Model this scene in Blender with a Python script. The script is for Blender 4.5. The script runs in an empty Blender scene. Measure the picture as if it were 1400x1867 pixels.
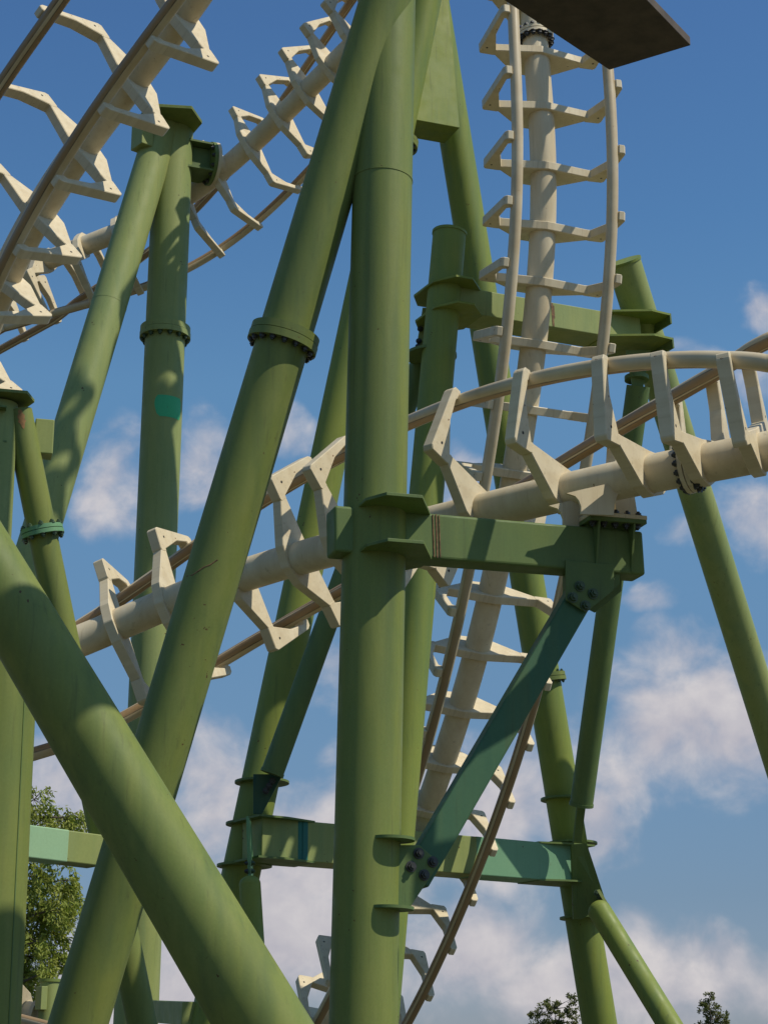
import bpy, bmesh, math, random
from mathutils import Vector, Matrix
random.seed(7)
sc = bpy.context.scene
C = bpy.data.collections.new('scene'); sc.collection.children.link(C)
R = math.radians

# ------------------------------------------------------------ camera
PITCH = R(18.0); FOC = 3400.0; CX, CY = 700.0, 933.5; EYE = Vector((0, 0, 1.6))
cam = bpy.data.objects.new('camera', bpy.data.cameras.new('camera')); C.objects.link(cam)
cam.location = EYE; cam.rotation_euler = (math.pi/2 + PITCH, 0, 0)
cam.data.sensor_fit = 'VERTICAL'; cam.data.sensor_height = 36.0; cam.data.lens = 36.0*FOC/1867.0
cam.data.clip_start = .1; cam.data.clip_end = 6000
sc.camera = cam

# ------------------------------------------------------------ sun, sky, exposure
SUN_DIR = Vector((0.552, -0.240, 0.799)).normalized()      # towards the sun: right of and behind the camera
sun = bpy.data.objects.new('sun', bpy.data.lights.new('sun', 'SUN')); C.objects.link(sun)
sun.data.energy = 4.0; sun.data.angle = R(.55); sun.data.color = (1.0, .93, .80)
sun.rotation_euler = SUN_DIR.to_track_quat('Z', 'Y').to_euler()
sc.view_settings.view_transform = 'Standard'; sc.view_settings.look = 'None'
sc.view_settings.gamma = 1; sc.view_settings.exposure = 0
world = bpy.data.worlds.new('World'); sc.world = world; world.use_nodes = True
wt = world.node_tree; wt.nodes.clear()
def N(t, kind, **kw):
    n = t.nodes.new(kind)
    for k, v in kw.items():
        if k.startswith('i_'):
            n.inputs[int(k[2:]) if k[2:].isdigit() else k[2:]].default_value = v
        else: setattr(n, k, v)
    return n
def lk(t, a, b): t.links.new(a, b)
def math_n(t, op, a, b=None, clamp=False):
    n = t.nodes.new('ShaderNodeMath'); n.operation = op; n.use_clamp = clamp
    for i, v in enumerate((a, b)):
        if v is None: continue
        if isinstance(v, (int, float)): n.inputs[i].default_value = v
        else: t.links.new(v, n.inputs[i])
    return n.outputs[0]
def mixc(t, fac, a, b, mode='MIX'):
    n = t.nodes.new('ShaderNodeMix'); n.data_type = 'RGBA'; n.blend_type = mode
    for s, v in ((n.inputs[0], fac), (n.inputs[6], a), (n.inputs[7], b)):
        if isinstance(v, (int, float)): s.default_value = v
        elif isinstance(v, tuple): s.default_value = (*v, 1) if len(v) == 3 else v
        else: t.links.new(v, s)
    return n.outputs[2]
def ramp(t, src, stops, interp='LINEAR'):
    n = t.nodes.new('ShaderNodeValToRGB'); n.color_ramp.interpolation = interp
    el = n.color_ramp.elements
    while len(el) < len(stops): el.new(.5)
    for e, (p, c) in zip(el, stops):
        e.position = p; e.color = (c, c, c, 1) if isinstance(c, (int, float)) else (*c, 1)
    t.links.new(src, n.inputs[0]); return n.outputs[0]
SKY_STRENGTH = .085
def build_sky():
    t = wt
    out = N(t, 'ShaderNodeOutputWorld'); bg = N(t, 'ShaderNodeBackground'); lk(t, bg.outputs[0], out.inputs[0])
    sky = N(t, 'ShaderNodeTexSky', sky_type='NISHITA', sun_disc=False)
    sky.sun_elevation = math.asin(SUN_DIR.z); sky.sun_rotation = math.atan2(SUN_DIR.x, SUN_DIR.y)
    sky.air_density = 1.0; sky.dust_density = .6; sky.ozone_density = 1.6
    tc = N(t, 'ShaderNodeTexCoord'); sp = N(t, 'ShaderNodeSeparateXYZ'); lk(t, tc.outputs['Generated'], sp.inputs[0])
    yy = math_n(t, 'MAXIMUM', sp.outputs[1], .05)
    u = math_n(t, 'DIVIDE', sp.outputs[0], yy); v = math_n(t, 'DIVIDE', sp.outputs[2], yy)
    cb = N(t, 'ShaderNodeCombineXYZ'); lk(t, u, cb.inputs[0]); lk(t, v, cb.inputs[1])
    # every cloud bank: direction of its middle (from the photograph), half width, half height, thickness
    banks = CLOUDS
    cover = None
    warp = N(t, 'ShaderNodeTexNoise'); warp.inputs['Scale'].default_value = 22; warp.inputs['Detail'].default_value = 3
    lk(t, cb.outputs[0], warp.inputs['Vector'])
    wv = N(t, 'ShaderNodeVectorMath', operation='SUBTRACT'); lk(t, warp.outputs['Color'], wv.inputs[0]); wv.inputs[1].default_value = (.5, .5, .5)
    ws = N(t, 'ShaderNodeVectorMath', operation='SCALE'); lk(t, wv.outputs[0], ws.inputs[0]); ws.inputs['Scale'].default_value = .035
    wp = N(t, 'ShaderNodeVectorMath', operation='ADD'); lk(t, cb.outputs[0], wp.inputs[0]); lk(t, ws.outputs[0], wp.inputs[1])
    for (px, py, rx, ry, w) in banks:
        d = ray(px, py); cu, cv = d.x/d.y, d.z/d.y
        ru, rv = rx/FOC*1.05, ry/FOC*1.08
        s = N(t, 'ShaderNodeVectorMath', operation='SUBTRACT'); lk(t, wp.outputs[0], s.inputs[0]); s.inputs[1].default_value = (cu, cv, 0)
        m = N(t, 'ShaderNodeVectorMath', operation='MULTIPLY'); lk(t, s.outputs[0], m.inputs[0]); m.inputs[1].default_value = (1/ru, 1/rv, 0)
        L = N(t, 'ShaderNodeVectorMath', operation='LENGTH'); lk(t, m.outputs[0], L.inputs[0])
        mr = N(t, 'ShaderNodeMapRange', interpolation_type='SMOOTHSTEP'); lk(t, L.outputs['Value'], mr.inputs[0])
        mr.inputs[1].default_value = 1.25; mr.inputs[2].default_value = .15; mr.inputs[3].default_value = 0; mr.inputs[4].default_value = w
        cover = mr.outputs[0] if cover is None else math_n(t, 'MAXIMUM', cover, mr.outputs[0])
    nz = N(t, 'ShaderNodeTexNoise'); nz.inputs['Scale'].default_value = 26; nz.inputs['Detail'].default_value = 10; nz.inputs['Roughness'].default_value = .555; nz.inputs['Distortion'].default_value = .25
    lk(t, cb.outputs[0], nz.inputs['Vector'])
    dens = math_n(t, 'ADD', cover, math_n(t, 'MULTIPLY', math_n(t, 'SUBTRACT', nz.outputs[0], .5), 1.9))
    dens = math_n(t, 'MULTIPLY', dens, math_n(t, 'MINIMUM', math_n(t, 'MULTIPLY', cover, 4.0), 1.0))
    mr = N(t, 'ShaderNodeMapRange', interpolation_type='SMOOTHSTEP'); lk(t, dens, mr.inputs[0])
    mr.inputs[1].default_value = .10; mr.inputs[2].default_value = 1.15; mr.inputs[3].default_value = 0; mr.inputs[4].default_value = .92
    # lit tops and greyer bellies: the cover compared with the cover a little further towards the sun
    n2 = N(t, 'ShaderNodeTexNoise'); n2.inputs['Scale'].default_value = 26; n2.inputs['Detail'].default_value = 6; n2.inputs['Roughness'].default_value = .55
    sh = N(t, 'ShaderNodeVectorMath', operation='ADD'); lk(t, cb.outputs[0], sh.inputs[0]); sh.inputs[1].default_value = (.008, .014, 0); lk(t, sh.outputs[0], n2.inputs['Vector'])
    lit = math_n(t, 'ADD', math_n(t, 'MULTIPLY', math_n(t, 'SUBTRACT', nz.outputs[0], n2.outputs[0]), 1.6), .5)
    cc = ramp(t, lit, [(.20, tuple(x/SKY_STRENGTH for x in (.50, .475, .52))), (.55, tuple(x/SKY_STRENGTH for x in (.58, .55, .575))), (.88, tuple(x/SKY_STRENGTH for x in (.68, .64, .64)))])
    tr = ramp(t, sp.outputs[2], [(.05,(.66/2,.68/2,.88/2)),(.11,(.64/2,.725/2,.87/2)),(.24,(.80/2,1.02/2,1.12/2)),(.37,(.95/2,1.34/2,1.44/2)),(.45,(.78/2,1.21/2,1.44/2)),(.54,(.72/2,1.11/2,1.42/2))])
    tint = mixc(t, 1.0, mixc(t, 1.0, sky.outputs[0], tr, 'MULTIPLY'), (2.0,2.0,2.0), 'MULTIPLY')
    col = mixc(t, mr.outputs[0], tint, cc)
    lk(t, col, bg.inputs[0]); bg.inputs[1].default_value = SKY_STRENGTH
CLOUDS = [(1290,1320,260,170,1.0),(1230,1190,130,90,.85),(1120,1380,150,120,.6),(1400,960,130,110,.85),(1240,965,80,60,.6),(1385,570,60,60,.7),(1190,1095,80,34,.5),
  (1130,1790,480,120,1.0),(860,1740,220,130,1.0),(1040,1500,130,130,.95),(600,1560,230,170,1.1),(470,1690,330,200,1.1),
  (390,1440,130,170,.9),(215,880,110,150,.85),(360,850,90,130,.7),(540,790,60,70,.5),(120,1430,190,140,.85),(250,1800,330,150,.95),
  (830,880,60,100,.75),(1260,640,110,40,.45),(1390,700,90,70,.6),(700,1500,190,170,1.0),(900,1480,200,170,.95),(620,1230,100,100,.45),(1280,1760,200,90,.9)]

# ------------------------------------------------------------ picture point -> place
def ray(px, py):
    x = (px-CX)/FOC; y = (CY-py)/FOC
    return Vector((x, math.cos(PITCH)-y*math.sin(PITCH), math.sin(PITCH)+y*math.cos(PITCH)))
def P(px, py, d): return EYE + ray(px, py)*d               # d: distance along the line of sight
def PY(px, py, Y):                                          # on the upright plane Y metres ahead
    r = ray(px, py); return EYE + r*(Y/r.y)
def PZ(px, py, z):                                          # on the level plane at height z
    r = ray(px, py); return EYE + r*((z-EYE.z)/r.z)
def to_ground(a, b):                                        # carry the line a->b down to the ground
    k = (0-a.z)/(b.z-a.z); return a + (b-a)*k
build_sky()

# ------------------------------------------------------------ materials
def newmat(name):
    m = bpy.data.materials.new(name); m.use_nodes = True; t = m.node_tree
    return m, t, t.nodes['Principled BSDF']
def coords(t, scale, which='Object', off=(0,0,0)):
    tc = N(t, 'ShaderNodeTexCoord'); mp = N(t, 'ShaderNodeMapping'); lk(t, tc.outputs[which], mp.inputs[0])
    mp.inputs['Scale'].default_value = scale; mp.inputs['Location'].default_value = off; return mp.outputs[0]
def noise(t, vec, scale, detail=4, rough=.5):
    n = N(t, 'ShaderNodeTexNoise'); lk(t, vec, n.inputs['Vector']); n.inputs['Scale'].default_value = scale
    n.inputs['Detail'].default_value = detail; n.inputs['Roughness'].default_value = rough; return n.outputs[0]
def paint(name, base, worn, old, rough=.50, rust=.009, rustcol=(.085,.04,.018), dirt=(.05,.055,.03), dirt_amt=.35, seed=0.0, fine_amt=.10, bump=.07, spec=.20, stain=(.088,.132,.048), stain_amt=.6):
    m, t, b = newmat(name)
    flat = coords(t, (1,1,1), off=(seed,seed*.7,seed*.3)); tall = coords(t, (1,1,.10), off=(seed,0,0))
    patch = ramp(t, noise(t, flat, .75, 4, .6), [(.38,0.0),(.66,1.0)])
    streak = ramp(t, noise(t, tall, 7.0, 6, .65), [(.42,0.0),(.72,1.0)])
    col = mixc(t, patch, base, old)
    col = mixc(t, math_n(t,'MULTIPLY',streak,.55), col, worn)
    bands = ramp(t, noise(t, coords(t,(1,1,.07),off=(7+seed,2,0)), 2.4, 4, .6), [(.47,0.0),(.66,1.0)])
    col = mixc(t, math_n(t,'MULTIPLY',bands,stain_amt), col, stain)
    drip = ramp(t, noise(t, coords(t,(1,1,.05),off=(3+seed,1,0)), 16.0, 3, .6), [(.60,0.0),(.78,1.0)])
    fine = noise(t, flat, 38, 5, .7)
    col = mixc(t, math_n(t,'MULTIPLY',drip,dirt_amt), col, dirt)
    col = mixc(t, fine_amt, col, ramp(t, fine, [(.3,(.25,.25,.25)),(.7,(.8,.8,.8))]), 'OVERLAY')
    # chips and rust freckles
    sp = noise(t, flat, 13, 3, .6); sel = noise(t, flat, 1.6, 2, .5)
    spots = ramp(t, math_n(t,'ADD', sp, math_n(t,'MULTIPLY', sel, .35)), [(.93-rust*2,0.0),(.96-rust*2,1.0)])
    col = mixc(t, spots, col, rustcol)
    lk(t, col, b.inputs['Base Color'])
    rr = ramp(t, noise(t, flat, 4, 4), [(.3,rough-.07),(.7,rough+.14)]); lk(t, rr, b.inputs['Roughness'])
    b.inputs['Specular IOR Level'].default_value = spec
    bp = N(t,'ShaderNodeBump'); bp.inputs['Strength'].default_value=bump; bp.inputs['Distance'].default_value=.01
    lk(t, math_n(t,'ADD',noise(t, flat, 5, 6, .7), math_n(t,'MULTIPLY',fine,.4)), bp.inputs['Height']); lk(t, bp.outputs[0], b.inputs['Normal'])
    return m
GREEN = paint('weathered green paint', (.186,.214,.050), (.222,.242,.068), (.150,.194,.052))
GREEN_PALE = paint('sun bleached green paint', (.270,.305,.100), (.300,.330,.122), (.230,.275,.090), seed=2.3, stain=(.17,.24,.10), stain_amt=.5)
GREEN_DEEP = paint('deep green paint', (.126,.176,.050), (.152,.194,.060), (.102,.160,.058), seed=4.1)
GREEN_MID = paint('mid green paint', (.205,.245,.046), (.235,.265,.060), (.170,.222,.048), seed=9.0, stain=(.10,.17,.07), stain_amt=.5)
FRESH = paint('fresh mint green paint', (.31,.48,.28), (.29,.45,.26), (.27,.45,.27), rust=0, dirt_amt=.1, seed=1.0, stain_amt=.0)
TEAL = paint('teal touch up paint', (.030,.150,.120), (.035,.17,.13), (.028,.13,.12), rust=0, dirt_amt=.1, seed=1.4, stain_amt=.0)
BRIGHT = paint('bright sea green touch up paint', (.06,.42,.17), (.07,.45,.19), (.06,.40,.18), rust=0, dirt_amt=.05, seed=1.8, stain_amt=.0)
SEA = paint('blue green paint', (.165,.315,.175), (.175,.32,.18), (.145,.29,.17), seed=3.2, rust=.004, stain_amt=.0)
CREAM = paint('cream track paint', (.63,.535,.355), (.55,.445,.270), (.68,.595,.42), rough=.45, rust=.0, bump=.03, fine_amt=.05, spec=.2, rustcol=(.16,.075,.03), dirt=(.24,.18,.10), dirt_amt=.40, seed=5.0, stain=(.40,.30,.17), stain_amt=.30)
def rail_mat(name, plus=None):
    m, t, b = newmat(name)
    uv = N(t,'ShaderNodeTexCoord'); sp = N(t,'ShaderNodeSeparateXYZ'); lk(t, uv.outputs['UV'], sp.inputs[0])
    flat = coords(t,(1,1,1)); along = coords(t,(9,1.1,1),'UV')
    wear = noise(t, along, 2.5, 6, .65)
    col = mixc(t, ramp(t, noise(t,flat,1.5,5,.6),[(.35,0.0),(.7,1.0)]), (.62,.52,.34), (.50,.38,.21))
    ang = sp.outputs[0]
    for (c, w, k) in ((.74,.085,1.0 if plus!='low' else 'low'),(.52,.085,1.0 if plus!='low' else 'low'),(.02,.10,plus),(1.02,.10,plus)):       # the bands the wheels run on; plus bands also paint in underside shade
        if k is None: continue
        if k == 'low': k = ramp(t, N_z(t), [(.36,1.0),(.52,.12)])  # browner low down: wheel wear and shade painted as one colour
        dd = math_n(t,'ABSOLUTE', math_n(t,'SUBTRACT', ang, c))
        dd = math_n(t,'ADD', dd, math_n(t,'MULTIPLY', math_n(t,'SUBTRACT', wear, .5), .035))
        band = ramp(t, dd, [(w*.85,1.0),(w,0.0)])
        col = mixc(t, math_n(t,'MULTIPLY',math_n(t,'MULTIPLY',band,k),.85), col, (.27,.165,.075))
        edge = ramp(t, math_n(t,'ABSOLUTE', math_n(t,'SUBTRACT', dd, w)), [(.006,1.0),(.014,0.0)])
        col = mixc(t, math_n(t,'MULTIPLY',math_n(t,'MULTIPLY',edge,k),math_n(t,'MULTIPLY',ramp(t,wear,[(.3,.2),(.6,1.0)]),.9)), col, (.025,.018,.012))
    spots = ramp(t, noise(t, flat, 9, 5, .7), [(.66,0.0),(.74,1.0)])
    col = mixc(t, math_n(t,'MULTIPLY',spots,.5), col, (.20,.10,.045))
    lk(t, col, b.inputs['Base Color']); b.inputs['Roughness'].default_value=.38; b.inputs['Specular IOR Level'].default_value=.4
    return m
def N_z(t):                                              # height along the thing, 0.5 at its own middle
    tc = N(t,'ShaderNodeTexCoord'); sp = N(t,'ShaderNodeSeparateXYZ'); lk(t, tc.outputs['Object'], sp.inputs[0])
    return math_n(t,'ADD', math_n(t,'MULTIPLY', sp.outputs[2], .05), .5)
RAIL = rail_mat('worn cream rail paint'); RAIL_BROWN = rail_mat('brown worn and shaded rail paint', 1.0); RAIL_LOW = rail_mat('rail paint worn and shaded low down', 'low')
def plain(name, col, rough=.5, var=.3, scale=8, metal=0):
    m, t, b = newmat(name); v = coords(t,(1,1,1))
    c = mixc(t, ramp(t, noise(t,v,scale,5,.6),[(.3,0.0),(.7,1.0)]), tuple(x*(1-var) for x in col), tuple(x*(1+var) for x in col))
    lk(t,c,b.inputs['Base Color']); b.inputs['Roughness'].default_value=rough; b.inputs['Metallic'].default_value=metal
    return m
BOLT = plain('dark oiled steel', (.035,.035,.03), .45, .4, 30)
GBOLT = plain('green painted bolt', (.05,.085,.035), .45, .3, 30)
RUST = plain('rust streak', (.16,.085,.035), .8, .6, 25)
HOLE = plain('shadowed bolt hole', (.012,.011,.01), .8, .1, 30)
PLATF = plain('brown weathered decking', (.075,.055,.036), .75, .35, 5)
GREYM = plain('grey painted steel', (.38,.39,.37), .5, .15, 6)
SCRATCH = plain('pale scratch', (.30,.36,.20), .6, .2, 30)

# ------------------------------------------------------------ mesh tools
class MB:
    def __init__(s): s.v=[]; s.f=[]; s.sm=[]; s.uv=[]; s.mi=[]
    def add(s, vs, fs, smooth=False, uvs=None, mi=0):
        o=len(s.v); s.v += [Vector(v) for v in vs]
        for i,f in enumerate(fs):
            s.f.append([o+k for k in f]); s.sm.append(smooth); s.mi.append(mi)
            s.uv.append(uvs[i] if uvs else [(0,0)]*len(f))
    def tube(s, a, b, r0, r1=None, seg=56, caps=True, mi=0):
        r1 = r0 if r1 is None else r1; a=Vector(a); b=Vector(b); T=(b-a).normalized()
        U=T.orthogonal().normalized(); V=T.cross(U); n=seg
        # rings along the length keep long thin shading clean
        ra=[a+(U*math.cos(2*math.pi*i/n)+V*math.sin(2*math.pi*i/n))*r0 for i in range(n)]
        rb=[b+(U*math.cos(2*math.pi*i/n)+V*math.sin(2*math.pi*i/n))*r1 for i in range(n)]
        s.add(ra+rb, [(i,(i+1)%n,n+(i+1)%n,n+i) for i in range(n)], True, mi=mi)
        if caps:
            s.add(ra,[tuple(range(n))[::-1]],mi=mi); s.add(rb,[tuple(range(n))],mi=mi)
    def capsule_end(s, a, d, r, seg=32):                   # domed end at a looking along d
        d=d.normalized(); U=d.orthogonal().normalized(); V=d.cross(U); vs=[];K=8
        for j in range(K+1):
            t=j/K*math.pi/2*.98
            for i in range(seg):
                p=2*math.pi*i/seg; vs.append(a+d*r*.8*math.sin(t)+(U*math.cos(p)+V*math.sin(p))*r*math.cos(t))
        s.add(vs,[(j*seg+i,j*seg+(i+1)%seg,(j+1)*seg+(i+1)%seg,(j+1)*seg+i) for j in range(K) for i in range(seg)],True)
        s.add(vs[-seg:],[tuple(range(seg))],True)
    def sweep(s, pts, normals, r, seg=28, caps=True, flip=1):       # tube along a curve, u=0 on the normal side
        n=len(pts); vs=[]; acc=0; Ls=[0]
        for i in range(1,n): acc+=(pts[i]-pts[i-1]).length; Ls.append(acc)
        for i in range(n):
            T=(pts[min(i+1,n-1)]-pts[max(i-1,0)]).normalized(); Nn=(normals[i]-T*normals[i].dot(T)).normalized(); B=T.cross(Nn)
            for k in range(seg):
                a=flip*2*math.pi*(k/seg-.25); vs.append(pts[i]+(Nn*math.cos(a)+B*math.sin(a))*r)
        fs=[];uv=[]
        for i in range(n-1):
            for k in range(seg):
                k2=(k+1)%seg; fs.append((i*seg+k,i*seg+k2,(i+1)*seg+k2,(i+1)*seg+k))
                uv.append([(k/seg,Ls[i]),((k+1)/seg,Ls[i]),((k+1)/seg,Ls[i+1]),(k/seg,Ls[i+1])])
        s.add(vs,fs,True,uv)
        if caps: s.add(vs[:seg],[tuple(range(seg))[::-1]]); s.add(vs[-seg:],[tuple(range(seg))])
    def prism(s, pts, W, mi=0):                             # polygon pts (3D, coplanar) pushed along W, centred
        pts=[Vector(p) for p in pts]; W=Vector(W); n=len(pts)
        lo=[p-W/2 for p in pts]; hi=[p+W/2 for p in pts]
        s.add(lo+hi,[tuple(range(n))[::-1],tuple(range(n,2*n))]+[(i,(i+1)%n,n+(i+1)%n,n+i) for i in range(n)],mi=mi)
    def box(s, c, ax, dims, mi=0):
        c=Vector(c); X,Y,Z=[Vector(a).normalized() for a in ax]; dx,dy,dz=[d/2 for d in dims]
        s.prism([c-X*dx-Y*dy,c+X*dx-Y*dy,c+X*dx+Y*dy,c-X*dx+Y*dy], Z*dz*2, mi)
    def disc(s, c, axis, r, h, seg=56, mi=0): 
        a=Vector(axis).normalized(); s.tube(c-a*h/2,c+a*h/2,r,seg=seg,mi=mi)
def link(name, data, parent=None, loc=None):
    o=bpy.data.objects.new(name,data); C.objects.link(o)
    if parent: o.parent=parent
    if loc is not None: o.location=loc
    return o
def build(name, mb, mats, parent=None, bevel=0, base=None, smooth_bevel=2):
    """one mesh object; a child keeps the frame of its thing, a thing of one mesh gets its own base"""
    root=parent
    while root is not None and root.parent is not None: root=root.parent
    off = root.location if root is not None else (base if base is not None else Vector((0,0,0)))
    me=bpy.data.meshes.new(name); me.from_pydata([v-off for v in mb.v],[],mb.f); 
    for p,sm,mi in zip(me.polygons,mb.sm,mb.mi): p.use_smooth=sm; p.material_index=mi
    uvl=me.uv_layers.new(name='UVMap'); k=0
    flat=[c for f in mb.uv for c in f]
    for i,c in enumerate(flat): uvl.data[i].uv=c
    for m in (mats if isinstance(mats,(list,tuple)) else [mats]): me.materials.append(m)
    bm=bmesh.new(); bm.from_mesh(me); bmesh.ops.recalc_face_normals(bm,faces=bm.faces); bm.to_mesh(me); bm.free()
    o=link(name,me,parent)
    if root is None and base is not None: o.location=off
    if bevel:
        b=o.modifiers.new('bevel','BEVEL'); b.width=bevel; b.segments=smooth_bevel; b.limit_method='ANGLE'; b.angle_limit=R(40); b.harden_normals=False
    return o
def tag(o, label, cat, group=None, kind=None):
    if label: o['label']=label
    if cat: o['category']=cat
    if group: o['group']=group
    if kind: o['kind']=kind
    return o
def thing(name, loc, label, cat, group=None):
    o=bpy.data.objects.new(name,None); C.objects.link(o); o.location=loc; o.empty_display_size=.5
    return tag(o,label,cat,group)
def tube_obj(name, a, b, r, mat, parent, r1=None, caps=True, seg=56):
    m=MB(); m.tube(a,b,r,r1,seg,caps); return build(name,m,mat,parent)
# a bolt: washer, hexagonal head, stub; one mesh shared by every bolt of a size
def bolt_mesh(name, r, mat):
    m=MB(); m.disc(Vector((0,0,.15*r)),(0,0,1),r*1.35,.3*r,20)
    pts=[Vector((r*math.cos(i*math.pi/3),r*math.sin(i*math.pi/3),.75*r)) for i in range(6)]; m.prism(pts,(0,0,.9*r))
    m.disc(Vector((0,0,1.4*r)),(0,0,1),r*.55,.6*r,12)
    me=bpy.data.meshes.new(name); me.from_pydata(m.v,[],m.f)
    for p,s_ in zip(me.polygons,m.sm): p.use_smooth=s_
    me.materials.append(mat); return me
BOLTS={k:bolt_mesh('bolt',.035,mt) for k,mt in (('dark',BOLT),('green',GBOLT))}
def bolt(parent, pos, nrm, kind='dark', size=1.0, spin=0.0):
    root=parent
    while root.parent is not None: root=root.parent
    o=link('bolt',BOLTS[kind],parent)
    q=Vector(nrm).normalized().to_track_quat('Z','Y')
    o.location=Vector(pos)-root.location; o.rotation_mode='QUATERNION'; o.rotation_quaternion=q; o.scale=(size,)*3
    return o
def flange(parent, c, axis, r, h, mat, nb=14, kind='green', both=True, size=.8, gap=.006, inner=None):
    """a bolted pair of ring plates with its bolts as sub-parts"""
    a=Vector(axis).normalized(); m=MB()
    m.disc(c-a*(h/4+gap/2),a,r,h/2-gap/2); m.disc(c+a*(h/4+gap/2),a,r*.985,h/2-gap/2)
    o=build('flange',m,mat,parent,bevel=.006)
    U=a.orthogonal().normalized(); V=a.cross(U); ri=inner or r*.87
    for i in range(nb):
        p=2*math.pi*(i+.5)/nb; d=U*math.cos(p)+V*math.sin(p)
        bolt(o,c-a*h/2+d*ri,-a,kind,size)
        if both: bolt(o,c+a*h/2+d*ri,a,kind,size)
    return o
def ring(parent, c, axis, r, mat, w=.03): 
    m=MB(); m.disc(c,axis,r,w); return build('weld_seam',m,mat,parent)
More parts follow.
